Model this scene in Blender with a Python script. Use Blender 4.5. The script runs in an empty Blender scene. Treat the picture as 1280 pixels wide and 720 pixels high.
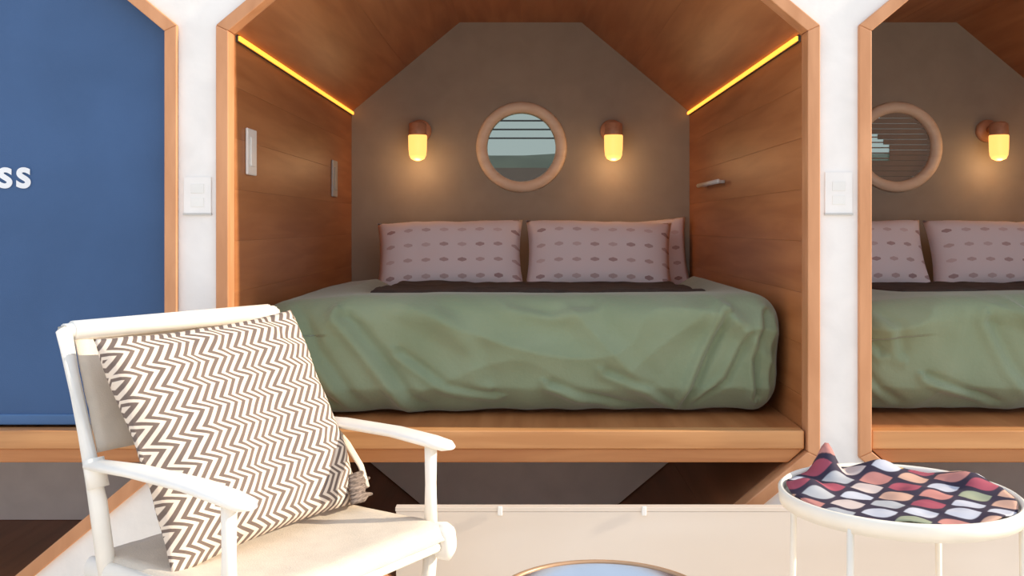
import bpy, bmesh, math, random
from mathutils import Vector, Matrix, noise

C = bpy.context.scene.collection
R = random.Random(7)
PI = math.pi

# ------------------------------------------------------------------ camera
EYE = 1.15
cd = bpy.data.cameras.new('camera')
cam = bpy.data.objects.new('camera', cd); C.objects.link(cam)
cam.location = (0, 0, EYE); cam.rotation_euler = (PI / 2, 0, 0)
cd.sensor_width = 36; cd.lens = 36 * 1234 / 1280
cd.shift_x = -15 / 1280; cd.shift_y = -78 / 1280
cd.clip_end = 500
bpy.context.scene.camera = cam

# ------------------------------------------------------------------ light
w = bpy.data.worlds.new('world'); bpy.context.scene.world = w; w.use_nodes = True
wn = w.node_tree; wn.nodes.clear()
wo = wn.nodes.new('ShaderNodeOutputWorld'); bg = wn.nodes.new('ShaderNodeBackground')
tc = wn.nodes.new('ShaderNodeTexCoord'); sx = wn.nodes.new('ShaderNodeSeparateXYZ')
rp = wn.nodes.new('ShaderNodeValToRGB')
rp.color_ramp.elements[0].position = 0.0; rp.color_ramp.elements[0].color = (.93, .93, .94, 1)
rp.color_ramp.elements[1].position = .7; rp.color_ramp.elements[1].color = (.66, .78, .95, 1)
wn.links.new(tc.outputs['Generated'], sx.inputs[0]); wn.links.new(sx.outputs['Z'], rp.inputs[0])
wn.links.new(rp.outputs[0], bg.inputs[0]); bg.inputs[1].default_value = 1.12
wn.links.new(bg.outputs[0], wo.inputs[0])

sd = bpy.data.lights.new('sun', 'SUN'); sd.energy = 4.8; sd.angle = math.radians(1.2); sd.color = (1, .86, .66)
sun = bpy.data.objects.new('sun', sd); C.objects.link(sun)
sun.rotation_euler = Vector((.88, -.055, .38)).to_track_quat('Z', 'Y').to_euler()
sun.location = (6, -1, 4)

sc = bpy.context.scene
sc.view_settings.view_transform = 'Standard'; sc.view_settings.look = 'None'
sc.view_settings.gamma = 1; sc.view_settings.exposure = 0.2
sc.view_settings.use_curve_mapping = False

# ------------------------------------------------------------------ helpers
def lin(r, g, b):
    f = lambda c: (c / 255 / 12.92) if c / 255 <= .04045 else ((c / 255 + .055) / 1.055) ** 2.4
    return (f(r), f(g), f(b), 1)

def mat(name, col, rough=.6, col2=None, scale=(8, 8, 8), detail=4, bump=0, bscale=40, metal=0, spec=.5,
        sheen=0, vary=0, lo=.35, hi=.65):
    m = bpy.data.materials.new(name); m.use_nodes = True
    nt = m.node_tree; b = nt.nodes['Principled BSDF']
    b.inputs['Roughness'].default_value = rough; b.inputs['Metallic'].default_value = metal
    b.inputs['Specular IOR Level'].default_value = spec
    if sheen: b.inputs['Sheen Weight'].default_value = sheen
    t = nt.nodes.new('ShaderNodeTexCoord'); mp = nt.nodes.new('ShaderNodeMapping')
    mp.inputs['Scale'].default_value = scale
    nt.links.new(t.outputs['Object'], mp.inputs[0])
    n = nt.nodes.new('ShaderNodeTexNoise'); n.inputs['Scale'].default_value = 1; n.inputs['Detail'].default_value = detail
    n.inputs['Distortion'].default_value = .4
    oi = nt.nodes.new('ShaderNodeObjectInfo')
    if vary:
        ad = nt.nodes.new('ShaderNodeVectorMath'); ad.operation = 'ADD'
        ml = nt.nodes.new('ShaderNodeMath'); ml.operation = 'MULTIPLY'; ml.inputs[1].default_value = 37
        nt.links.new(oi.outputs['Random'], ml.inputs[0])
        nt.links.new(mp.outputs[0], ad.inputs[0]); nt.links.new(ml.outputs[0], ad.inputs[1])
        nt.links.new(ad.outputs[0], n.inputs['Vector'])
    else:
        nt.links.new(mp.outputs[0], n.inputs['Vector'])
    r = nt.nodes.new('ShaderNodeValToRGB')
    r.color_ramp.elements[0].position = lo; r.color_ramp.elements[0].color = col2 or tuple(c * .92 for c in col[:3]) + (1,)
    r.color_ramp.elements[1].position = hi; r.color_ramp.elements[1].color = col
    nt.links.new(n.outputs[0], r.inputs[0])
    out = r.outputs[0]
    if vary:
        hv = nt.nodes.new('ShaderNodeHueSaturation')
        mr = nt.nodes.new('ShaderNodeMapRange'); mr.inputs[3].default_value = 1 - vary; mr.inputs[4].default_value = 1 + vary
        nt.links.new(oi.outputs['Random'], mr.inputs[0]); nt.links.new(mr.outputs[0], hv.inputs['Value'])
        nt.links.new(out, hv.inputs['Color']); out = hv.outputs[0]
    nt.links.new(out, b.inputs['Base Color'])
    if bump:
        n2 = nt.nodes.new('ShaderNodeTexNoise'); n2.inputs['Scale'].default_value = bscale; n2.inputs['Detail'].default_value = 3
        nt.links.new(t.outputs['Object'], n2.inputs['Vector'])
        bp = nt.nodes.new('ShaderNodeBump'); bp.inputs['Strength'].default_value = bump; bp.inputs['Distance'].default_value = .01
        nt.links.new(n2.outputs[0], bp.inputs['Height']); nt.links.new(bp.outputs[0], b.inputs['Normal'])
    return m

def emit(name, col, s):
    m = bpy.data.materials.new(name); m.use_nodes = True; b = m.node_tree.nodes['Principled BSDF']
    b.inputs['Base Color'].default_value = col; b.inputs['Emission Color'].default_value = col
    b.inputs['Emission Strength'].default_value = s; b.inputs['Roughness'].default_value = .4
    return m

M = {}
M['white_wall'] = mat('white_painted_wall', lin(243, 240, 237), .55, bump=.05, bscale=60)
M['frame'] = mat('oiled_pine_frame', lin(208, 150, 108), .45, lin(190, 132, 90), (14, 14, 3), vary=.05)
M['shelf'] = mat('pine_shelf', lin(212, 154, 100), .42, lin(190, 130, 78), (1.6, 9, 22), vary=.05)
M['shelf_lip'] = mat('pine_lip', lin(200, 136, 82), .45, lin(180, 114, 64), (1.6, 9, 22))
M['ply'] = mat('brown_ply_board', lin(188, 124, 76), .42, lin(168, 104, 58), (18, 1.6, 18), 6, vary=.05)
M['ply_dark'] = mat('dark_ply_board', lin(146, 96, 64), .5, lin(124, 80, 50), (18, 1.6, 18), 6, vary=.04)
M['taupe'] = mat('taupe_painted_wall', lin(166, 153, 136), .6, bump=.04)
M['grey_panel'] = mat('grey_underbed_panel', lin(240, 230, 222), .6)
M['ring'] = mat('pale_beech_ring', lin(248, 226, 202), .45, lin(238, 212, 186), (9, 9, 30))
M['copper'] = mat('rosy_wood', lin(212, 160, 128), .4, lin(190, 136, 106), (20, 20, 20))
M['white_plastic'] = mat('white_plastic', lin(238, 236, 232), .35)
M['grey_line'] = mat('grey_plastic', lin(196, 194, 190), .5)
M['dark_metal'] = mat('dark_metal', lin(60, 66, 62), .5)
M['blind'] = mat('blue_blind_cloth', lin(60, 93, 138), .75, lin(55, 87, 130), (3, 3, 3), bump=.12, bscale=300, sheen=.2)
M['blind_bar'] = mat('blue_bottom_bar', lin(74, 112, 160), .6)
M['letter'] = mat('white_lettering', lin(240, 242, 246), .6)
M['green'] = mat('sage_green_linen', lin(131, 143, 114), .8, lin(122, 135, 105), (5, 5, 5), bump=.15, bscale=90, sheen=.3)
M['throw'] = mat('dark_brown_throw', lin(74, 62, 56), .9, lin(60, 50, 44), (20, 20, 20), bump=.3, bscale=120)
M['mattress'] = mat('mattress_ticking', lin(210, 205, 195), .8)
M['chair'] = mat('white_lacquered_wood', lin(252, 246, 236), .4)
M['canvas'] = mat('cream_canvas', lin(226, 213, 196), .8, bump=.15, bscale=260, scale=(20, 20, 20))
M['lowwall'] = mat('warm_white_panel', lin(226, 214, 202), .5, lin(219, 205, 191), (1.2, 1, 4), 2)
M['rim'] = mat('cream_rim', lin(250, 242, 228), .4)
M['steel'] = mat('polished_steel', lin(205, 208, 214), .22, metal=1)
M['rimbrown'] = mat('bronze_rim', lin(190, 150, 116), .35, metal=.3)
M['deck'] = mat('pale_deck', lin(232, 222, 208), .7, lin(220, 208, 192), (2, 12, 2))
M['hill'] = mat('hill_scrub', lin(104, 106, 90), .9, lin(84, 88, 74), (.3, .3, .3))
M['roof'] = mat('brown_roof', lin(140, 104, 88), .8, lin(120, 86, 70), (.6, .6, .6))
M['eave'] = mat('pale_eave', lin(210, 205, 195), .7)
M['grass'] = mat('dry_grass', lin(150, 146, 110), .9)
M['blade'] = mat('taupe_blind_blade', lin(150, 134, 120), .6)
M['bulb'] = emit('glowing_frosted_glass', (1, .50, .13, 1), 1.35)
M['led'] = emit('amber_led', (1, .35, .04, 1), 2.1)

def glass_mat():
    m = bpy.data.materials.new('tinted_window_glass'); m.use_nodes = True; nt = m.node_tree; nt.nodes.clear()
    o = nt.nodes.new('ShaderNodeOutputMaterial'); mx = nt.nodes.new('ShaderNodeMixShader')
    tr = nt.nodes.new('ShaderNodeBsdfTransparent'); gl = nt.nodes.new('ShaderNodeBsdfGlossy')
    fr = nt.nodes.new('ShaderNodeFresnel'); fr.inputs[0].default_value = 1.45
    tr.inputs[0].default_value = (.52, .58, .56, 1); gl.inputs['Roughness'].default_value = .03
    nt.links.new(fr.outputs[0], mx.inputs[0]); nt.links.new(tr.outputs[0], mx.inputs[1]); nt.links.new(gl.outputs[0], mx.inputs[2])
    nt.links.new(mx.outputs[0], o.inputs[0]); return m
M['glass'] = glass_mat()

def math_node(nt, op, a, b=None, c=None):
    n = nt.nodes.new('ShaderNodeMath'); n.operation = op
    for i, v in enumerate((a, b, c)):
        if v is None: continue
        if isinstance(v, (int, float)): n.inputs[i].default_value = v
        else: nt.links.new(v, n.inputs[i])
    return n.outputs[0]

def chevron_mat():
    m = bpy.data.materials.new('zigzag_woven_cotton'); m.use_nodes = True; nt = m.node_tree; b = nt.nodes['Principled BSDF']
    b.inputs['Roughness'].default_value = .85
    uv = nt.nodes.new('ShaderNodeUVMap'); s = nt.nodes.new('ShaderNodeSeparateXYZ'); nt.links.new(uv.outputs[0], s.inputs[0])
    # uv in metres; v downwards
    ph = math_node(nt, 'FRACT', math_node(nt, 'DIVIDE', s.outputs[1], .062))
    up = math_node(nt, 'DIVIDE', ph, .36)
    dn = math_node(nt, 'DIVIDE', math_node(nt, 'SUBTRACT', 1, ph), .64)
    tri = math_node(nt, 'MINIMUM', up, dn)
    u = math_node(nt, 'SUBTRACT', s.outputs[0], math_node(nt, 'MULTIPLY', tri, .038))
    st = math_node(nt, 'FRACT', math_node(nt, 'DIVIDE', u, .0265))
    d = math_node(nt, 'ABSOLUTE', math_node(nt, 'SUBTRACT', st, .5))
    mr = nt.nodes.new('ShaderNodeMapRange'); mr.inputs[1].default_value = .22; mr.inputs[2].default_value = .29
    nt.links.new(d, mr.inputs[0])
    mx = nt.nodes.new('ShaderNodeMix'); mx.data_type = 'RGBA'
    mx.inputs[6].default_value = lin(116, 100, 92); mx.inputs[7].default_value = lin(232, 215, 198)
    nt.links.new(mr.outputs[0], mx.inputs[0]); nt.links.new(mx.outputs[2], b.inputs['Base Color'])
    nz = nt.nodes.new('ShaderNodeTexNoise'); nz.inputs['Scale'].default_value = 220
    t = nt.nodes.new('ShaderNodeTexCoord'); nt.links.new(t.outputs['Object'], nz.inputs['Vector'])
    h = math_node(nt, 'ADD', math_node(nt, 'MULTIPLY', mr.outputs[0], .5), math_node(nt, 'MULTIPLY', nz.outputs[0], .5))
    bp = nt.nodes.new('ShaderNodeBump'); bp.inputs['Strength'].default_value = .5; bp.inputs['Distance'].default_value = .002
    nt.links.new(h, bp.inputs['Height']); nt.links.new(bp.outputs[0], b.inputs['Normal'])
    return m
M['chevron'] = chevron_mat()

def leaf_mat():
    m = bpy.data.materials.new('navy_cloth_with_leaf_shapes'); m.use_nodes = True; nt = m.node_tree; b = nt.nodes['Principled BSDF']
    b.inputs['Roughness'].default_value = .8
    uv = nt.nodes.new('ShaderNodeUVMap'); s = nt.nodes.new('ShaderNodeSeparateXYZ'); nt.links.new(uv.outputs[0], s.inputs[0])
    u = math_node(nt, 'DIVIDE', s.outputs[0], .086); v = math_node(nt, 'DIVIDE', s.outputs[1], .132)
    p = math_node(nt, 'ADD', u, v); q = math_node(nt, 'SUBTRACT', u, v)
    rp_, rq = math_node(nt, 'ROUND', p), math_node(nt, 'ROUND', q)
    fp, fq = math_node(nt, 'SUBTRACT', p, rp_), math_node(nt, 'SUBTRACT', q, rq)
    fu = math_node(nt, 'MULTIPLY', math_node(nt, 'ADD', fp, fq), .5)
    fv = math_node(nt, 'ABSOLUTE', math_node(nt, 'MULTIPLY', math_node(nt, 'SUBTRACT', fp, fq), .5))
    lens = math_node(nt, 'MULTIPLY', math_node(nt, 'COSINE', math_node(nt, 'MULTIPLY', fu, PI * 1.15)), .27)
    dist = math_node(nt, 'SUBTRACT', fv, lens)
    cb = nt.nodes.new('ShaderNodeCombineXYZ'); nt.links.new(rp_, cb.inputs[0]); nt.links.new(rq, cb.inputs[1])
    wn_ = nt.nodes.new('ShaderNodeTexWhiteNoise'); wn_.noise_dimensions = '2D'; nt.links.new(cb.outputs[0], wn_.inputs[0])
    cr = nt.nodes.new('ShaderNodeValToRGB'); cr.color_ramp.interpolation = 'CONSTANT'
    cols = [(0, (190, 192, 204)), (.28, (190, 128, 120)), (.42, (200, 184, 180)), (.56, (160, 72, 90)), (.66, (168, 170, 176)),
            (.82, (196, 156, 138)), (.94, (206, 172, 96)), (.97, (150, 156, 132))]
    e = cr.color_ramp.elements
    e[0].position = 0; e[0].color = lin(*cols[0][1]); e[1].position = cols[1][0]; e[1].color = lin(*cols[1][1])
    for p, c in cols[2:]:
        k = e.new(p); k.color = lin(*c)
    nt.links.new(wn_.outputs[0], cr.inputs[0])
    mr = nt.nodes.new('ShaderNodeMapRange'); mr.inputs[1].default_value = -.02; mr.inputs[2].default_value = .02
    nt.links.new(dist, mr.inputs[0])
    mx = nt.nodes.new('ShaderNodeMix'); mx.data_type = 'RGBA'
    nt.links.new(cr.outputs[0], mx.inputs[6]); mx.inputs[7].default_value = lin(46, 36, 58)
    nt.links.new(mr.outputs[0], mx.inputs[0]); nt.links.new(mx.outputs[2], b.inputs['Base Color'])
    return m
M['leaf'] = leaf_mat()

def pillow_mat():
    m = bpy.data.materials.new('white_cotton_with_small_marks'); m.use_nodes = True; nt = m.node_tree; b = nt.nodes['Principled BSDF']
    b.inputs['Roughness'].default_value = .85
    uv = nt.nodes.new('ShaderNodeUVMap'); s = nt.nodes.new('ShaderNodeSeparateXYZ'); nt.links.new(uv.outputs[0], s.inputs[0])
    u = math_node(nt, 'DIVIDE', s.outputs[0], .085); v = math_node(nt, 'DIVIDE', s.outputs[1], .078)
    fu = math_node(nt, 'ABSOLUTE', math_node(nt, 'SUBTRACT', math_node(nt, 'FRACT', u), .5))
    fv = math_node(nt, 'ABSOLUTE', math_node(nt, 'SUBTRACT', math_node(nt, 'FRACT', v), .5))
    a = math_node(nt, 'LESS_THAN', fu, .24)
    bb = math_node(nt, 'LESS_THAN', math_node(nt, 'ADD', fv, math_node(nt, 'MULTIPLY', fu, .35)), .14)
    hit = math_node(nt, 'MULTIPLY', a, bb)
    wn_ = nt.nodes.new('ShaderNodeTexWhiteNoise'); wn_.noise_dimensions = '2D'
    cb = nt.nodes.new('ShaderNodeCombineXYZ')
    nt.links.new(math_node(nt, 'FLOOR', u), cb.inputs[0]); nt.links.new(math_node(nt, 'FLOOR', v), cb.inputs[1])
    nt.links.new(cb.outputs[0], wn_.inputs[0])
    cr = nt.nodes.new('ShaderNodeValToRGB'); e = cr.color_ramp.elements
    e[0].color = lin(188, 158, 160); e[1].color = lin(236, 218, 220)
    nt.links.new(wn_.outputs[0], cr.inputs[0])
    mx = nt.nodes.new('ShaderNodeMix'); mx.data_type = 'RGBA'
    mx.inputs[6].default_value = lin(250, 240, 244); nt.links.new(cr.outputs[0], mx.inputs[7])
    nt.links.new(hit, mx.inputs[0]); nt.links.new(mx.outputs[2], b.inputs['Base Color'])
    return m
M['pillow'] = pillow_mat()

# ---- object helpers
def obj(name, bm, m, parent=None, smooth=False, bevel=0):
    me = bpy.data.meshes.new(name)
    bmesh.ops.recalc_face_normals(bm, faces=bm.faces[:])
    bm.to_mesh(me); bm.free()
    if smooth:
        for p in me.polygons: p.use_smooth = True
    me.materials.append(m if not isinstance(m, str) else M[m])
    o = bpy.data.objects.new(name, me); C.objects.link(o)
    if parent: o.parent = parent
    if bevel:
        b = o.modifiers.new('bevel', 'BEVEL'); b.width = bevel; b.segments = 2; b.limit_method = 'ANGLE'
    return o

def tag(o, label, cat, group=None):
    o['label'] = label; o['category'] = cat
    if group: o['group'] = group
    return o

def thing(name, label, cat, loc=(0, 0, 0), rz=0, group=None):
    o = bpy.data.objects.new(name, None); C.objects.link(o); o.empty_display_size = .1
    o.location = loc; o.rotation_euler = (0, 0, rz)
    return tag(o, label, cat, group)

def struct(o):
    o['kind'] = 'structure'; return o

def box(bm, x0, x1, y0, y1, z0, z1):
    v = [bm.verts.new((x, y, z)) for x in (x0, x1) for y in (y0, y1) for z in (z0, z1)]
    for f in ((0, 1, 3, 2), (4, 6, 7, 5), (0, 4, 5, 1), (2, 3, 7, 6), (0, 2, 6, 4), (1, 5, 7, 3)):
        bm.faces.new([v[i] for i in f])

def nbox(*a):
    bm = bmesh.new(); box(bm, *a); return bm

def prism(bm, pts, y0, y1):
    """pts (x, z) extruded along y"""
    a = [bm.verts.new((x, y0, z)) for x, z in pts]; b = [bm.verts.new((x, y1, z)) for x, z in pts]
    n = len(pts)
    bm.faces.new(a); bm.faces.new(b[::-1])
    for i in range(n): bm.faces.new((a[i], a[(i + 1) % n], b[(i + 1) % n], b[i]))

def nprism(pts, y0, y1):
    bm = bmesh.new(); prism(bm, pts, y0, y1); return bm

def tube(bm, pts, rad, n=12, ry=None, side=None):
    """swept tube; rad list or number (half width along side), ry half height"""
    pts = [Vector(p) for p in pts]; k = len(pts)
    rs = rad if isinstance(rad, (list, tuple)) else [rad] * k
    rys = rs if ry is None else (ry if isinstance(ry, (list, tuple)) else [ry] * k)
    rings = []
    for i, p in enumerate(pts):
        d = (pts[min(i + 1, k - 1)] - pts[max(i - 1, 0)]).normalized()
        s = Vector(side) if side else (Vector((0, 0, 1)).cross(d) if abs(d.z) < .95 else Vector((0, 1, 0)).cross(d))
        s = (s - d * s.dot(d)).normalized(); t = d.cross(s).normalized()
        rings.append([bm.verts.new(p + s * (math.cos(2 * PI * j / n) * rs[i]) + t * (math.sin(2 * PI * j / n) * rys[i])) for j in range(n)])
    for a, b in zip(rings, rings[1:]):
        for j in range(n): bm.faces.new((a[j], a[(j + 1) % n], b[(j + 1) % n], b[j]))
    bm.faces.new(rings[0]); bm.faces.new(rings[-1][::-1])

def ntube(*a, **k):
    bm = bmesh.new(); tube(bm, *a, **k); return bm

def lathe(bm, prof, n=32, axis='z', loc=(0, 0, 0), closed=False):
    rings = []
    for r, h in prof:
        ring = []
        for j in range(n):
            a = 2 * PI * j / n
            p = (r * math.cos(a), r * math.sin(a), h) if axis == 'z' else (r * math.cos(a), h, r * math.sin(a))
            ring.append(bm.verts.new(Vector(p) + Vector(loc)))
        rings.append(ring)
    prs = list(zip(rings, rings[1:])) + ([(rings[-1], rings[0])] if closed else [])
    for a, b in prs:
        for j in range(n): bm.faces.new((a[j], a[(j + 1) % n], b[(j + 1) % n], b[j]))
    if not closed:
        bm.faces.new(rings[0]); bm.faces.new(rings[-1])

def nlathe(*a, **k):
    bm = bmesh.new(); lathe(bm, *a, **k); return bm

# ------------------------------------------------------------------ pod geometry
Y0, Y1 = 3.0, 5.12            # wall plane, back wall of the pods
HX, DX, ZL, ZU, DZ = .876, .56, .466, 1.739, .465
SP = 1.946
CXM = -.018
FL = -.05

def octo(cx, off=0.0):
    base = [(-HX, ZL), (-HX, ZU), (-HX + DX, ZU + DZ), (HX - DX, ZU + DZ), (HX, ZU), (HX, ZL), (HX - DX, ZL - DZ), (-HX + DX, ZL - DZ)]
    if off:
        n = 8; out = []
        for i in range(n):
            p0, p1, p2 = Vector(base[i - 1]), Vector(base[i]), Vector(base[(i + 1) % n])
            d1, d2 = (p1 - p0).normalized(), (p2 - p1).normalized()
            n1, n2 = Vector((-d1.y, d1.x)), Vector((-d2.y, d2.x))
            b = (n1 + n2).normalized()
            out.append(tuple(p1 + b * (off / b.dot(n1))))
        base = out
    return [(x + cx, z) for x, z in base]

# white front wall
WX0, WX1 = CXM - SP * 2.3, CXM + SP * 2.3
bm = bmesh.new()
for cx in (CXM - SP, CXM, CXM + SP):
    o_ = octo(cx, .034); L, Rr, T, B = cx - SP / 2, cx + SP / 2, 2.7, FL
    def poly(pts):
        prism(bm, pts, Y0, Y0 + .05)
    poly([(L, o_[0][1]), o_[0], o_[1], (L, o_[1][1])])
    poly([(L, o_[1][1]), o_[1], o_[2], (o_[2][0], T), (L, T)])
    poly([o_[2], o_[3], (o_[3][0], T), (o_[2][0], T)])
    poly([o_[3], o_[4], (Rr, o_[4][1]), (Rr, T), (o_[3][0], T)])
    poly([o_[5], (Rr, o_[5][1]), (Rr, o_[4][1]), o_[4]])
    poly([o_[6], (o_[6][0], B), (Rr, B), (Rr, o_[5][1]), o_[5]])
    poly([o_[7], (o_[7][0], B), (o_[6][0], B), o_[6]])
    poly([(L, B), (o_[7][0], B), o_[7], o_[0], (L, o_[0][1])])
box(bm, WX0, CXM - 1.5 * SP, Y0, Y0 + .05, FL, 2.7)
box(bm, CXM + 1.5 * SP, WX1, Y0, Y0 + .05, FL, 2.7)
struct(obj('wall_front', bm, 'white_wall'))
struct(obj('floor', nbox(-7, 7, -6, Y0 + .05, FL - .1, FL), 'deck'))

def seg(p0, p1, q0, q1, y0, y1):
    return nprism([p0, p1, q1, q0], y0, y1)

def lerp2(a, b, t): return (a[0] + (b[0] - a[0]) * t, a[1] + (b[1] - a[1]) * t)

def boards(parent, cx, edge, n, y0, y1, m, offin=.0, name='board'):
    """n boards on octagon edge, running into the depth, 3 mm joints"""
    inn, out = octo(cx, 0), octo(cx, .012)
    a, b, c, d = inn[edge], inn[(edge + 1) % 8], out[edge], out[(edge + 1) % 8]
    Ln = (Vector(a) - Vector(b)).length; g = .0002 / Ln
    for k in range(n):
        t0, t1 = k / n + (g if k else 0), (k + 1) / n - (g if k < n - 1 else 0)
        obj(name, seg(lerp2(a, b, t0), lerp2(a, b, t1), lerp2(c, d, t0), lerp2(c, d, t1), y0, y1), m, parent, bevel=.0006)

def shell(name, cx, edges, y0=Y0 + .051, y1=Y1 + .03):
    a, b = octo(cx, .0125), octo(cx, .05)
    bm = bmesh.new()
    for e in edges:
        prism(bm, [a[e], a[(e + 1) % 8], b[(e + 1) % 8], b[e]], y0, y1)
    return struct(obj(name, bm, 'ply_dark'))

PHX, PHZ, PR = .005, 1.557, .2     # porthole offset from pod centre, height, hole radius

def back_wall(cx):
    o_ = octo(cx, .012); c = Vector((cx + PHX, PHZ)); angs = [2 * PI * k / 72 for k in range(72)]
    angs += [math.atan2(z - c.y, x - c.x) % (2 * PI) for x, z in o_]
    angs = sorted(angs); bm = bmesh.new(); ri, ro = [], []
    for a in angs:
        d = Vector((math.cos(a), math.sin(a))); best = 1e9
        for i in range(8):
            p, q = Vector(o_[i]), Vector(o_[(i + 1) % 8]); e = q - p
            den = d.x * e.y - d.y * e.x
            if abs(den) < 1e-9: continue
            t = ((p.x - c.x) * e.y - (p.y - c.y) * e.x) / den
            s = ((p.x - c.x) * d.y - (p.y - c.y) * d.x) / den
            if t > 0 and -1e-6 <= s <= 1 + 1e-6: best = min(best, t)
        ri.append(c + d * PR); ro.append(c + d * best)
    n = len(angs)
    V = [[bm.verts.new((p.x, y, p.y)) for p in ring] for ring, y in ((ri, Y1), (ro, Y1), (ro, Y1 + .04), (ri, Y1 + .04))]
    for k in range(4):
        A, B = V[k], V[(k + 1) % 4]
        for i in range(n): bm.faces.new((A[i], A[(i + 1) % n], B[(i + 1) % n], B[i]))
    bmesh.ops.remove_doubles(bm, verts=bm.verts[:], dist=1e-5)
    return struct(obj('wall_back', bm, 'taupe'))

def porthole(cx, idx, kind):
    x = cx + PHX
    t = bpy.data.objects.new('window_%d' % idx, None); C.objects.link(t); t.location = (x, Y1, PHZ); t['kind'] = 'structure'
    prof = [(.178, .0), (.182, -.016), (.196, -.026), (.218, -.026), (.232, -.016), (.236, 0), (.2, .001), (.199, .05), (.178, .05)]
    obj('ring_frame', nlathe(prof, 72, 'y', closed=True), 'ring', t, smooth=True)
    obj('pane', nlathe([(.181, .022), (.181, .028)], 48, 'y'), 'glass', t)
    if kind == 'open':
        for px in (150, 161, 172):
            z = EYE + (282 - px) / 241 - PHZ; hw = math.sqrt(.181 ** 2 - z ** 2)
            bm = bmesh.new(); box(bm, -hw, hw, .032, .043, z - .004, z + .004); obj('louvre', bm, 'dark_metal', t)
    else:
        n = 13
        for k in range(n):
            z = -.165 + k * .0275; hw = math.sqrt(max(.185 ** 2 - z ** 2, .001))
            x0 = -hw
            if -.06 < z < .085: x0 = -.035 - max(0, z) * 1.1
            bm = bmesh.new(); box(bm, max(x0, -hw), hw, .008, .014, z - .0132, z + .0132)
            obj('slat', bm, 'blade', t, bevel=.002)
            if x0 > -hw:
                bm = bmesh.new(); box(bm, -hw, x0, .010, .014, z - .005, z + .001); obj('slat', bm, 'blade', t)
    return t

def frame(cx, idx):
    t = bpy.data.objects.new('trim_%d' % idx, None); C.objects.link(t); t.location = (cx, Y0, 0); t['kind'] = 'structure'
    a, b = octo(0, 0), octo(0, .038)
    for e in range(8):
        obj('frame_board', seg(a[e], a[(e + 1) % 8], b[(e)], b[(e + 1) % 8], -.016, .05), 'frame', t, bevel=.003)

# ------------------------------------------------------------------ pods
POD = {0: 'left', 1: 'middle', 2: 'right'}
def sconce(x, z, label):
    t = thing('wall_sconce', label, 'lamp', (x, Y1, z), 0, 'glowing wall sconces')
    obj('back_plate', nlathe([(.058, 0), (.058, -.018), (.05, -.026)], 32, 'y', (0, 0, .085)), 'copper', t, True)
    obj('arm', ntube([(0, -.02, .085), (0, -.06, .1), (0, -.135, .1)], .014, 12), 'copper', t, True)
    obj('lamp_holder', nlathe([(.03, .118), (.044, .108), (.046, .06), (.046, .052)], 32, 'z', (0, -.135, 0)), 'copper', t, True)
    obj('glass_shade', nlathe([(.0455, .0515), (.0475, .045), (.046, -.02), (.043, -.05), (.034, -.068), (.012, -.077)], 32, 'z', (0, -.135, 0)), 'bulb', t, True)
    ld = bpy.data.lights.new('bulb', 'POINT'); ld.energy = .85; ld.color = (1, .6, .3); ld.shadow_soft_size = .03
    l = bpy.data.objects.new('bulb', ld); C.objects.link(l); l.parent = t; l.location = (0, -.15, -.10)

def led(cx, s, which):
    t = thing('led_strip', 'amber glowing light strip in the %s cove joint of the %s pod' % ('left' if s < 0 else 'right', which), 'light',
              (cx + s * (HX - .008), Y0 + .06, ZU - .006), 0)
    L = Y1 - Y0 - .07
    obj('channel', nbox(min(0, s * .008), max(0, s * .008), 0, L, -.012, .008), 'dark_metal', t)
    obj('diffuser', nbox(min(0, -s * .006), max(0, -s * .006), .002, L - .002, -.009, .005), 'led', t)

def rounded_box(bm, cx, hx, hy, hz, r, n, disp, uvscale=None):
    """rounded box made of 6 grids, centre cx; disp(p, normal) -> p"""
    def mapf(p):
        core = Vector((max(-hx + r, min(hx - r, p.x)), max(-hy + r, min(hy - r, p.y)), max(-hz + r, min(hz - r, p.z))))
        d = p - core
        if d.length < 1e-6: return p, Vector((0, 0, 1))
        d.normalize(); return core + d * r, d
    nx, ny, nz = n
    for ax in range(3):
        for s in (-1, 1):
            na, nb = [(ny, nz), (nx, nz), (nx, ny)][ax]
            g = []
            for i in range(na + 1):
                row = []
                for j in range(nb + 1):
                    u, v = -1 + 2 * i / na, -1 + 2 * j / nb
                    p = [Vector((s * hx, u * hy, v * hz)), Vector((u * hx, s * hy, v * hz)), Vector((u * hx, v * hy, s * hz))][ax]
                    q, nn = mapf(p); q = disp(q + Vector(cx), nn)
                    row.append(bm.verts.new(q))
                g.append(row)
            for i in range(na):
                for j in range(nb): bm.faces.new((g[i][j], g[i + 1][j], g[i + 1][j + 1], g[i][j + 1]))
    bmesh.ops.remove_doubles(bm, verts=bm.verts[:], dist=1e-4)

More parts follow.
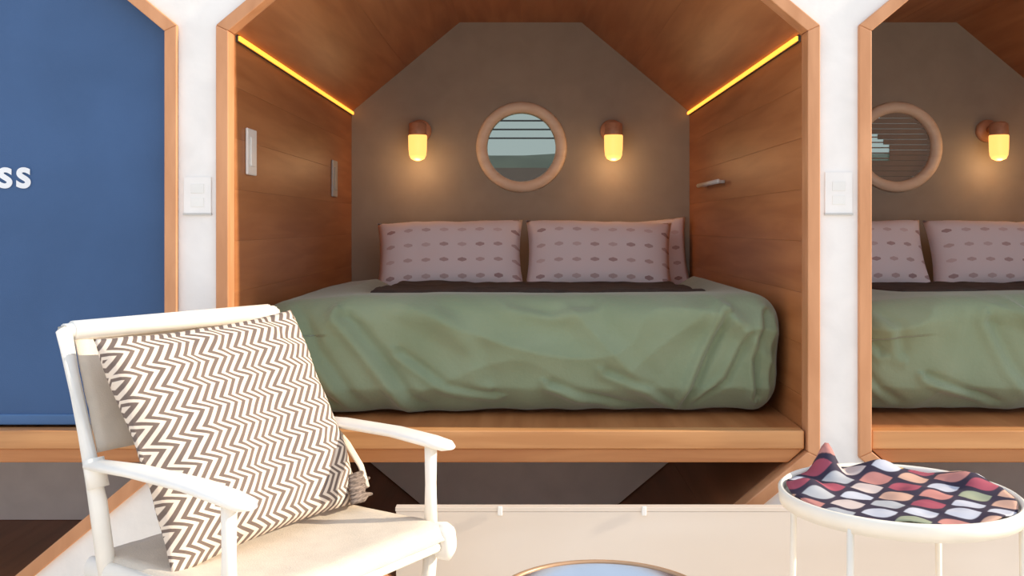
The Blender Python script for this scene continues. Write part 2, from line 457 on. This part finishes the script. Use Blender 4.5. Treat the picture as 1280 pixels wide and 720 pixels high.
def pillow(name, w_, h_, th, m, parent=None, n=28, wr=.006, seed=0):
    """upright pillow in local xz, thickness along y; uv in metres"""
    bm = bmesh.new(); uvl = bm.loops.layers.uv.new('UVMap'); sides = []
    for s in (-1, 1):
        g = []
        for i in range(n + 1):
            row = []
            for j in range(n + 1):
                a, b = -1 + 2 * i / n, -1 + 2 * j / n
                pin = 1 - .055 * (1 - a * a) if True else 1
                pin2 = 1 - .055 * (1 - b * b)
                x = a * w_ / 2 * pin2; z = b * h_ / 2 * pin
                t = th / 2 * (max(0, (1 - a ** 4)) * max(0, (1 - b ** 4))) ** .55
                k = noise.noise(Vector((x * 5 + seed, z * 5, s))) * wr * 2 + noise.noise(Vector((x * 16 + seed, z * 9, s * 3))) * wr
                y = s * t + s * k * min(1, t / .02)
                row.append((Vector((x, y, z)), (x, -z)))
            g.append(row)
        V = [[bm.verts.new(p) for p, _ in row] for row in g]
        for i in range(n):
            for j in range(n):
                idx = [(i, j), (i + 1, j), (i + 1, j + 1), (i, j + 1)]
                f = bm.faces.new([V[a][b] for a, b in idx])
                for lp, (a, b) in zip(f.loops, idx): lp[uvl].uv = (g[a][b][1][0] + 1, g[a][b][1][1] + 1)
    bmesh.ops.remove_doubles(bm, verts=bm.verts[:], dist=1e-5)
    return obj(name, bm, m, parent, True)

def F(pts, wd, dp):
    return ([((x - 655) * 3.19 / 1234 - CXM, EYE + (282 - y) * 3.19 / 1234) for x, y in pts], wd, dp)
FOLDS = {1: [F([(372, 372), (400, 440), (452, 512)], .020, .016), F([(432, 392), (478, 450), (524, 512)], .022, .022),
             F([(500, 440), (560, 482), (618, 496)], .014, .012), F([(352, 400), (372, 470), (420, 505)], .016, .014),
             F([(690, 478), (750, 500), (800, 518)], .014, .016), F([(760, 462), (815, 484), (842, 508)], .014, .013),
             F([(908, 398), (884, 450), (858, 515)], .015, .022), F([(936, 420), (910, 476), (872, 512)], .012, .014),
             F([(958, 392), (946, 450), (950, 500)], .012, .018), F([(975, 400), (968, 460), (974, 515)], .010, .014),
             F([(640, 372), (690, 384), (740, 376)], .020, .010), F([(560, 380), (600, 420), (612, 470)], .03, .008)],
         2: [F([(310, 390), (322, 420), (350, 440)], .014, .010), F([(310, 450), (335, 475), (380, 512)], .016, .012),
             F([(345, 370), (372, 400), (380, 440)], .02, .010), F([(410, 470), (460, 490), (500, 510)], .014, .016),
             F([(490, 400), (520, 460), (560, 512)], .02, .012), F([(700, 400), (680, 460), (650, 512)], .02, .014),
             F([(880, 400), (860, 460), (840, 512)], .015, .02)]}
def pod_bed(cx, which, seed):
    zt = .527
    bd = thing('mattress', 'thick pale mattress under the green duvet in the %s pod' % which, 'mattress', (cx, 4.2, zt))
    obj('mattress_body', nbox(-.76, .76, -.86, .88, 0, .27), 'mattress', bd, bevel=.04)
    obj('piping', nbox(-.763, .763, -.763 + .763 - .863, .883, .22, .23), 'mattress', bd)
    def disp(p, n):
        q = Vector((p.x + seed * 3, p.y, p.z))
        # broad drape folds running diagonally down the front, finer creases on top
        front = max(0, -n.y)
        def ridge(v): return max(0, 1 - abs(noise.noise(v)) * 5) ** 1.5
        f1 = noise.noise(Vector((q.x * 1.6 + q.z * 1.6, q.y * 1.2, q.z * .9 + seed)))
        d1 = ridge(Vector((q.x * 1.5 + q.z * 2.3, .3, q.z * .8 - q.x * .4 + seed)))
        d2 = ridge(Vector((q.x * 2.4 + q.z * 2.2 + 9, 1.3, q.x * .5 + seed)))
        d3 = ridge(Vector((q.x * 2.0 - q.z * 1.2 + 4, 7.3, q.z * 1.5 + seed)))
        low = max(0, 1 - (p.z - .53) / .17)
        d4 = noise.noise(Vector((q.x * 9, 2.2, q.z * 3 + seed)))
        f3 = noise.noise(Vector((q.x * 12 + q.z * 9, q.y * 8, q.z * 5)))
        k = f1 * .045 + (d1 * .030 + d2 * .022) * front + d3 * .014 * front + f3 * .004 + low * d4 * .03
        if front > .3:
            px_, pz_ = p.x - cx, p.z
            for (pts, wd, dp) in FOLDS[seed]:
                best = 9; sg = 1
                for (a0, b0), (a1, b1) in zip(pts, pts[1:]):
                    ex, ez = a1 - a0, b1 - b0; L2 = ex * ex + ez * ez
                    t_ = max(0, min(1, ((px_ - a0) * ex + (pz_ - b0) * ez) / L2))
                    dx_, dz_ = px_ - a0 - ex * t_, pz_ - b0 - ez * t_
                    dd = math.hypot(dx_, dz_)
                    if dd < best: best = dd; sg = 1 if dx_ * ez - dz_ * ex > 0 else -1
                if best < wd * 4:
                    s_ = sg * best / wd
                    k += (-dp * math.exp(-s_ * s_) + dp * .9 * math.exp(-(s_ - 1.7) ** 2)) * front
        k -= .015
        k *= .35 + .65 * front
        r = p + n * k
        r.x = max(cx - HX + .008, min(cx + HX - .008, r.x))
        # hem tucks under along the bottom edge
        if p.z < .62: r.y += (.62 - p.z) * .45 * front
        r.z = max(.532, r.z)
        if p.y > 3.4 and n.z > 0: r.z -= min(.06, (p.y - 3.4) * .075) * max(0, min(1, (.72 - abs(p.x - cx - .07)) / .1))
        # a soft sag at the front-left corner
        if p.x < cx - .55 and p.z > .8: r.z -= .03 * (1 - (p.x - cx + .86) / .31)
        return r
    bm = bmesh.new()
    rounded_box(bm, (cx, 3.88, .731), .862, .70, .199, .10, (200, 60, 56), disp)
    d = obj('duvet', bm, 'green', None, True)
    tag(d, {'middle': 'rumpled sage green duvet hanging over the bed in the middle pod',
            'right': 'shaded sage green duvet on the bed in the right-hand pod'}[which], 'duvet', 'green duvets')
    def dthrow(p, n):
        k = noise.noise(Vector((p.x * 4 + seed, p.y * 5, 1))) * .014 + noise.noise(Vector((p.x * 13 + seed, p.y * 9, 4))) * .005
        r = p + Vector((0, k * 3.5 if n.y < -.2 else 0, (k if n.z > 0 else 0) - (p.y - 4.12) * .03)); r.x = max(cx - HX + .01, min(cx + HX - .01, r.x)); return r
    bm = bmesh.new(); rounded_box(bm, (cx + .07, 4.12, .885), .62, .50, .016, .014, (80, 36, 4), dthrow)
    o = obj('throw', bm, 'throw', None, True)
    tag(o, 'dark brown throw spread behind the green duvet edge in the %s pod' % which, 'blanket', 'dark brown throws')
    for k, (px, lb) in enumerate(((-.338, 'left'), (.378, 'right'))):
        t = pillow('pillow', .712, .38, .22, 'pillow', seed=k * 7 + seed)
        t.location = (cx + px, 4.76, .996); t.rotation_euler = (math.radians(-24), math.radians((-1.5, 1)[k]), math.radians((1, -2)[k]))
        tag(t, '%s pillow with rows of small pink marks in the %s pod' % (lb, which), 'pillow', 'patterned pillows')
    t = pillow('pillow', .60, .36, .09, 'pillow', seed=21 + seed)
    t.location = (cx + .56, 5.04, .995); t.rotation_euler = (math.radians(-5), math.radians(-4), math.radians(3))
    tag(t, 'pillow leaning behind the right patterned pillow in the %s pod, only its corner showing' % which, 'pillow', 'patterned pillows')

for i, cx in enumerate((CXM - SP, CXM, CXM + SP)):
    which = POD[i]
    frame(cx, i + 1)
    wl = shell('wall_left', cx, (0,)); wr = shell('wall_right', cx, (4,))
    ce = shell('ceiling', cx, (1, 2, 3)); fl = shell('wall_bottom', cx, (5, 6, 7))
    yb = Y0 + .051
    boards(wl, cx, 0, 8, yb, Y1, 'ply'); boards(wr, cx, 4, 8, yb, Y1, 'ply')
    boards(ce, cx, 1, 2, yb, Y1, 'ply'); boards(ce, cx, 3, 2, yb, Y1, 'ply'); boards(ce, cx, 2, 2, yb, Y1, 'ply')
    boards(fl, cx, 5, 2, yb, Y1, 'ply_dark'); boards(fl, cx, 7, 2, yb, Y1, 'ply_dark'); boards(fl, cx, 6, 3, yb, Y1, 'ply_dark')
    back_wall(cx)
    porthole(cx, i + 1, 'open' if i < 2 else 'shut')
    # shelf
    sh = thing('bed_platform', {0: 'light pine ledge below the blue blind in the left pod', 1: 'wide light pine ledge with the green bed in the middle pod',
               2: 'light pine ledge below the shaded bed in the right pod'}[i], 'ledge', (cx, Y0, 0), 0, 'pine ledges of the pods')
    obj('front_board', nbox(-.870, .870, .0, .05, .470, .527), 'shelf', sh, bevel=.004)
    obj('lip', nprism([(-.824, .427), (-.872, .4695), (.872, .4695), (.824, .427)], .012, .05), 'shelf_lip', sh, bevel=.003)
    obj('platform_top', nbox(-.874, .874, .051, Y1 - Y0 - .002, .487, .526), 'ply', sh, bevel=.002)
    # grey kick panel under the bed
    k = (ZL - .486) / DZ
    zt = .485; hb = HX - DX
    ht = HX - .002
    obj('underbed_panel', nprism([(-hb + .004, .003), (-HX + .006, ZL), (-ht, zt), (ht, zt), (HX - .006, ZL), (hb - .004, .003)], .85, .87), 'grey_panel', sh)
    if i: led(cx, -1, which); led(cx, 1, which)
    if i:
        if i == 1: sconce(cx - .519, 1.555, 'glowing frosted sconce left of the porthole in the middle pod')
        sconce(cx + .470, 1.555, {1: 'glowing frosted sconce right of the porthole in the middle pod', 2: 'glowing frosted sconce in the right-hand pod, right of its shuttered porthole'}[i])
        pod_bed(cx, which, i)

# sconce group corrections: the one seen in the right pod is right of its porthole
# white fittings inside the middle pod
def wall_plate(x, y, z, w_, h_, face, label, mm='white_plastic'):
    t = thing('switch_plate', label, 'switch', (x, y, z))
    if face == 'x':
        s = 1
        obj('plate', nbox(.001, .010, -w_ / 2, w_ / 2, -h_ / 2, h_ / 2), mm, t, bevel=.003)
        obj('rocker', nbox(.010, .014, -w_ / 4, w_ / 4, -h_ / 3.2, h_ / 3.2), mm, t, bevel=.002)
    else:
        obj('plate', nbox(-w_ / 2, w_ / 2, -.005, -.001, -h_ / 2, h_ / 2), 'white_wall', t, bevel=.0006)
        for dz in (-.022, .02): obj('rocker', nbox(-w_ / 4.2, w_ / 4.2, -.0065, -.005, dz - .014, dz + .014), mm, t, bevel=.002)
        obj('shadow_strip', nbox(-w_ / 2 - .002, w_ / 2 + .002, -.008, -.001, -h_ / 2 - .005, -h_ / 2), 'grey_line', t)  # grey strip paints in the shadow line along the plate's bottom
XL, XR = CXM - HX, CXM + HX
wall_plate(XL, 3.215, 1.389, .105, .15, 'x', 'tall white switch plate on the left wood wall near the pod opening')
wall_plate(XL, 4.63, 1.37, .11, .17, 'x', 'white switch plate deep on the left wood wall near the back wall', 'grey_line')
t = thing('wall_bar', 'slim white bar fixed to the right wood wall of the middle pod', 'rail', (XR, 4.42, 1.338))
obj('bar', ntube([(-.035, -.24, 0), (-.035, .24, 0)], .010), 'white_plastic', t, True)
for s in (-.2, .2): obj('bracket', ntube([(-.001, s, 0), (-.035, s, 0)], .008), 'white_plastic', t, True)
xs = CXM - SP / 2; wall_plate(xs, Y0, EYE + (282 - 244) / 411, .083, .11, 'y', 'white switch plate on the column between the blue blind and the middle pod')
xs = CXM + SP / 2; wall_plate(xs, Y0, EYE + (282 - 241) / 411, .083, .125, 'y', 'white switch plate on the column between the middle and right pods')

# blue blind of the left pod
cx = CXM - SP
t = thing('roller_blind', 'blue cloth blind closing the left pod, white lettering at its edge', 'blind', (cx, Y0 + .055, .53))
o_ = [(x, z - .53) for x, z in octo(0, -.003)]
zb = .035
obj('blind_cloth', nprism([(-HX + .004, zb), o_[1], o_[2], o_[3], o_[4], (HX - .004, zb)], 0, .006), 'blind', t)
obj('bottom_bar', nbox(-HX + .004, HX - .004, -.006, .010, .004, zb + .002), 'blind_bar', t, bevel=.004)
cu = bpy.data.curves.new('lettering', 'FONT'); cu.body = 'ss'; cu.size = .128; cu.align_x = 'RIGHT'; cu.extrude = .001; cu.offset = .0028; cu.space_character = 1.12
tmp = bpy.data.objects.new('tmp', cu); C.objects.link(tmp); bpy.context.view_layer.update()
me = bpy.data.meshes.new_from_object(tmp.evaluated_get(bpy.context.evaluated_depsgraph_get()))
bpy.data.objects.remove(tmp)
me.materials.clear(); me.materials.append(M['letter'])
lo = bpy.data.objects.new('lettering', me); C.objects.link(lo); lo.parent = t
lo.rotation_euler = (PI / 2, 0, 0)
D_ = Y0 + .055
lo.location = ((40 - 655) * D_ / 1234 - cx, -.003, EYE + (282 - 234) * D_ / 1234 - .53)

# ------------------------------------------------------------------ low white panel in front of the pods
t = thing('low_panel', 'long low warm white panel standing before the pods behind the chair', 'partition', (0, 2.83, FL))
H = EYE - 348 / 1234 * 2.85 - FL
obj('panel', nbox(-.365, 1.85, -.015, .015, .0, H - .012), 'lowwall', t, bevel=.002)
obj('top_cap', nbox(-.367, 1.855, -.0155, .0155, H - .0117, H), 'lowwall', t, bevel=.001)
for px in (625, 805):
    x = (px - 655) * 2.81 / 1234
    obj('clip', nbox(x - .007, x + .007, -.024, -.0175, H - .022, H + .005), 'white_plastic', t, bevel=.003)

# ------------------------------------------------------------------ lounge chair
CH = (-.613, 2.455, FL); CR = math.radians(-34)
G = -FL  # local z offset: world z = local z - G
def zz(z): return z - FL
ch = thing('lounge_chair', 'white wooden low armchair with cream canvas seat and back in the sun', 'chair', CH, CR)
for s in (-1, 1):
    u = s * .33
    # back post leaning back
    obj('back_post', ntube([(-.20, u, zz(.31)), (-.245, u, zz(.50)), (-.385, u, zz(.895)), (-.388, u, zz(.905))], [.021, .021, .019, .013], 14), 'chair', ch, True)
    obj('collar', ntube([(-.243, u, zz(.535)), (-.264, u, zz(.60))], .0245, 14), 'chair', ch, True)
    obj('front_post', ntube([(.22, u, zz(.36)), (.22, u, zz(.47)), (.22, u, zz(.575))], [.018, .015, .017], 14), 'chair', ch, True)
    # side rail with rounded front knob
    obj('side_rail', ntube([(-.275, u, zz(.338)), (-.27, u, zz(.338)), (.19, u, zz(.335)), (.235, u, zz(.332)), (.26, u, zz(.326)), (.285, u, zz(.322)), (.297, u, zz(.322))],
                           [.012, .02, .02, .022, .026, .024, .012], 16, ry=[.02, .032, .032, .04, .052, .046, .022], side=(0, 1, 0)), 'chair', ch, True)
    # armrest paddle
    obj('armrest', ntube([(-.275, u, zz(.585)), (-.265, u, zz(.586)), (-.1, u, zz(.594)), (.1, u, zz(.592)), (.22, u, zz(.582)), (.27, u, zz(.576)), (.292, u, zz(.573))],
                         [.016, .027, .034, .037, .037, .032, .014], 18, ry=[.008, .013, .014, .014, .015, .014, .006], side=(0, 1, 0)), 'chair', ch, True)
    obj('leg', ntube([(.22, u, zz(.30)), (.19, u * .985, zz(FL + .0))], [.019, .014], 12), 'chair', ch, True)
    obj('leg', ntube([(-.21, u, zz(.31)), (-.27, u * .985, zz(FL))], [.019, .014], 12), 'chair', ch, True)
obj('front_rail', ntube([(.262, -.33, zz(.318)), (.262, .33, zz(.318))], .014, 12), 'chair', ch, True)
obj('rear_rail', ntube([(-.20, -.33, zz(.325)), (-.20, .33, zz(.325))], .014, 12), 'chair', ch, True)
obj('top_rail', ntube([(-.385, -.33, zz(.893)), (-.385, .33, zz(.893))], .019, 14), 'chair', ch, True)
# canvas back: wraps the top rail, hangs with a slight belly
def sheet(name, rows, m, parent, th=.004):
    bm = bmesh.new(); V = [[bm.verts.new(p) for p in r] for r in rows]
    for a, b in zip(V, V[1:]):
        for j in range(len(a) - 1): bm.faces.new((a[j], a[j + 1], b[j + 1], b[j]))
    o = obj(name, bm, m, parent, True)
    s = o.modifiers.new('s', 'SOLIDIFY'); s.thickness = th; s.offset = 0
    return o
rows = []
for i in range(15):
    k = i / 14; f = -.385 + .105 * k; z = .893 - .285 * k
    rows.append([(f - .03 * math.sin(PI * (j / 20)) * (.3 + .7 * math.sin(PI * min(1, k + .2))) + .004 * noise.noise(Vector((j * .5, i * .6, 0))),
                  -.308 + .616 * j / 20, zz(z)) for j in range(21)])
obj('canvas_sleeve', ntube([(-.385, -.308, zz(.893)), (-.385, .308, zz(.893))], .0245, 16), 'chair', ch, True)
sheet('back_canvas', rows, 'canvas', ch)
rows = []
for i in range(21):
    k = i / 20; f = -.26 + .545 * k
    r = []
    for j in range(25):
        v = -.345 + .69 * j / 24; q = 2 * j / 24 - 1
        sag = -.022 * (1 - q * q) * math.sin(PI * k)
        edge = 0 if abs(q) < .93 else -.035 * (abs(q) - .93) / .07
        fe = 0 if k < .93 else -.04 * ((k - .93) / .07) ** 1.5
        r.append((f, v, zz(.376) + sag + edge + fe + .002 * noise.noise(Vector((i * .4, j * .7, 3)))))
    rows.append(r)
sheet('seat_canvas', rows, 'canvas', ch)

# cushion on the chair
cu_ = thing('cushion', 'square cushion with cream and grey-brown zigzag weave on the chair', 'cushion', (0, 0, 0))
a = CR
fdir = Vector((math.cos(a), math.sin(a), 0)); udir = Vector((-math.sin(a), math.cos(a), 0))
lean = math.radians(27); roll = math.radians(2.5)
updir = (Vector((0, 0, 1)) * math.cos(lean) - fdir * math.sin(lean)).normalized()
udir, updir = udir * math.cos(roll) + updir * math.sin(roll), updir * math.cos(roll) - udir * math.sin(roll)
ydir = updir.cross(udir)
ctr = Vector((CH[0], CH[1], 0)) + fdir * (-.150) + udir * .008 + Vector((0, 0, .632))
mtx = Matrix((udir, ydir, updir)).transposed().to_4x4(); mtx.translation = ctr
cu_.matrix_world = mtx
p_ = pillow('cover', .635, .585, .15, 'chevron', cu_, n=72, wr=.011, seed=3)
# ruffled seam end at the lower far corner
bm = bmesh.new()
for k in range(7):
    z0 = -.288 + k * .011; x0 = .285 + .004 * k
    tube(bm, [(x0 - .05, -.035, z0 + .002), (x0, -.03, z0), (x0 + .04 + .012 * math.sin(k * 2), -.012, z0 + .006 * math.cos(k * 3))], [.006, .009, .004], 8)
obj('fringe', bm, 'chevron_dark' if 'chevron_dark' in M else mat('fringe_wool', lin(150, 134, 124), .9, lin(90, 78, 72), (60, 60, 300)), cu_, True)
obj('seam_tie', ntube([(.298, -.01, -.06), (.322, -.012, -.13), (.332, -.02, -.20), (.318, -.03, -.262)], [.007, .013, .012, .006], 8, ry=.004), 'canvas', cu_, True)

# ------------------------------------------------------------------ round side table with cloth
TX, TY, TZ, TR = .826, 2.18, .55, .25
tb = thing('side_table', 'round cream side table with thin legs and raised rim at lower right', 'table', (TX, TY, FL))
h = TZ - FL
obj('tray_base', nlathe([(TR - .006, h - .014), (TR - .006, h - .006)], 48), 'rim', tb)
obj('rim', nlathe([(TR - .005, h - .018), (TR + .004, h - .020), (TR + .007, h + .010), (TR, h + .016), (TR - .006, h + .010)], 64, closed=True), 'rim', tb, True)
for ang in (228, 325, 48, 138):
    ca, sa = math.cos(math.radians(ang)), math.sin(math.radians(ang))
    obj('leg', ntube([(ca * (TR - .002), sa * (TR - .002), h - .012), (ca * (TR + .002), sa * (TR + .002), h * .5), (ca * (TR + .006), sa * (TR + .006), 0)], .0075, 10), 'rim', tb, True)
obj('stretcher_ring', nlathe([(TR - .002, .16), (TR + .008, .16), (TR + .008, .172), (TR - .002, .172)], 48, closed=True), 'rim', tb)
# cloth
bm = bmesh.new(); uvl = bm.loops.layers.uv.new('UVMap'); rings = []
NR, NA = 26, 96
def ch_z(x, y):
    r = math.hypot(x, y)
    z = .012 + .010 * noise.noise(Vector((x * 9, y * 9, 0))) + .006 * noise.noise(Vector((x * 24, y * 24, 2)))
    z += .075 * math.exp(-(((x + .105) / .024) ** 2 + ((y - .175) / .04) ** 2))
    z += .028 * math.exp(-(((x - .02) / .05) ** 2 + ((y - .17) / .05) ** 2))
    z += .026 * math.exp(-(((x - .19) / .05) ** 2 + ((y - .09) / .07) ** 2))
    z += .02 * math.exp(-(((x + .2) / .04) ** 2 + ((y - .02) / .06) ** 2))
    return max(z, .004)
for i in range(1, NR + 1):
    r = (TR - .012) * i / NR
    rings.append([bm.verts.new((r * math.cos(2 * PI * j / NA), r * math.sin(2 * PI * j / NA), ch_z(r * math.cos(2 * PI * j / NA), r * math.sin(2 * PI * j / NA)))) for j in range(NA)])
c0 = bm.verts.new((0, 0, ch_z(0, 0)))
for j in range(NA): bm.faces.new((c0, rings[0][j], rings[0][(j + 1) % NA]))
for a_, b_ in zip(rings, rings[1:]):
    for j in range(NA): bm.faces.new((a_[j], b_[j], b_[(j + 1) % NA], a_[(j + 1) % NA]))
for f in bm.faces:
    for lp in f.loops: lp[uvl].uv = (lp.vert.co.x + 1, lp.vert.co.y + 1 + lp.vert.co.z * 1.0)
cl = obj('cloth', bm, 'leaf', None, True); cl.location = (TX, TY, TZ - .005)
s_ = cl.modifiers.new('s', 'SOLIDIFY'); s_.thickness = .003; s_.offset = 1
tag(cl, 'crumpled dark cloth with rows of pink, grey and red leaf shapes on the round table', 'cloth')

# ------------------------------------------------------------------ round polished bowl table at the bottom edge
BX, BY, BZ = .140, 1.725, .50
bt = thing('fire_bowl', 'round polished metal bowl with bronze rim at the bottom edge', 'bowl', (BX, BY, FL))
h = BZ - FL
obj('bowl', nlathe([(.05, h - .07), (.12, h - .06), (.17, h - .03), (.187, h - .003), (.183, h - .003), (.165, h - .022), (.11, h - .045), (.02, h - .05)], 64), 'steel', bt, True)
obj('rim', nlathe([(.184, h - .004), (.194, h - .005), (.195, h), (.191, h + .002), (.185, h + .001)], 72, closed=True), 'rimbrown', bt, True)
for k in range(3):
    a = math.radians(30 + 120 * k)
    obj('leg', ntube([(.11 * math.cos(a), .11 * math.sin(a), h - .062), (.16 * math.cos(a), .16 * math.sin(a), 0)], .011, 10), 'rimbrown', bt, True)

# ------------------------------------------------------------------ outside, seen through the portholes
struct(obj('ground', nbox(-120, 120, Y1 + 1.0, 130, -.4, -.3), 'grass'))
bm = bmesh.new(); rows = []
for i in range(9):
    rows.append([bm.verts.new((x * 2.5, 60 + i * 1.5, -.35 + max(0, math.sin(PI * min(1, i / 8) * .5 + 0)) * (6.85 + 1.5 * noise.noise(Vector((x * .25, 3.3, 0))) + .5 * noise.noise(Vector((x * 1.1, i, 0)))))) for x in range(-36, 37)])
for a_, b_ in zip(rows, rows[1:]):
    for j in range(len(a_) - 1): bm.faces.new((a_[j], a_[j + 1], b_[j + 1], b_[j]))
struct(obj('hillside', bm, 'hill', None, True))
t = thing('shed', 'long brown shed with pale eave outside the middle porthole', 'building', (0, 30, -.5))
obj('wall', nbox(-9, 9, 0, 5, 0, 2.75), 'roof', t)
obj('eave', nbox(-9.2, 9.2, -.25, -.1, 2.72, 2.86), 'eave', t)
obj('roof', nprism([(-9.2, 2.86), (9.2, 2.86), (8.6, 3.4), (-8.6, 3.4)], -.1, 5.1), 'roof', t)
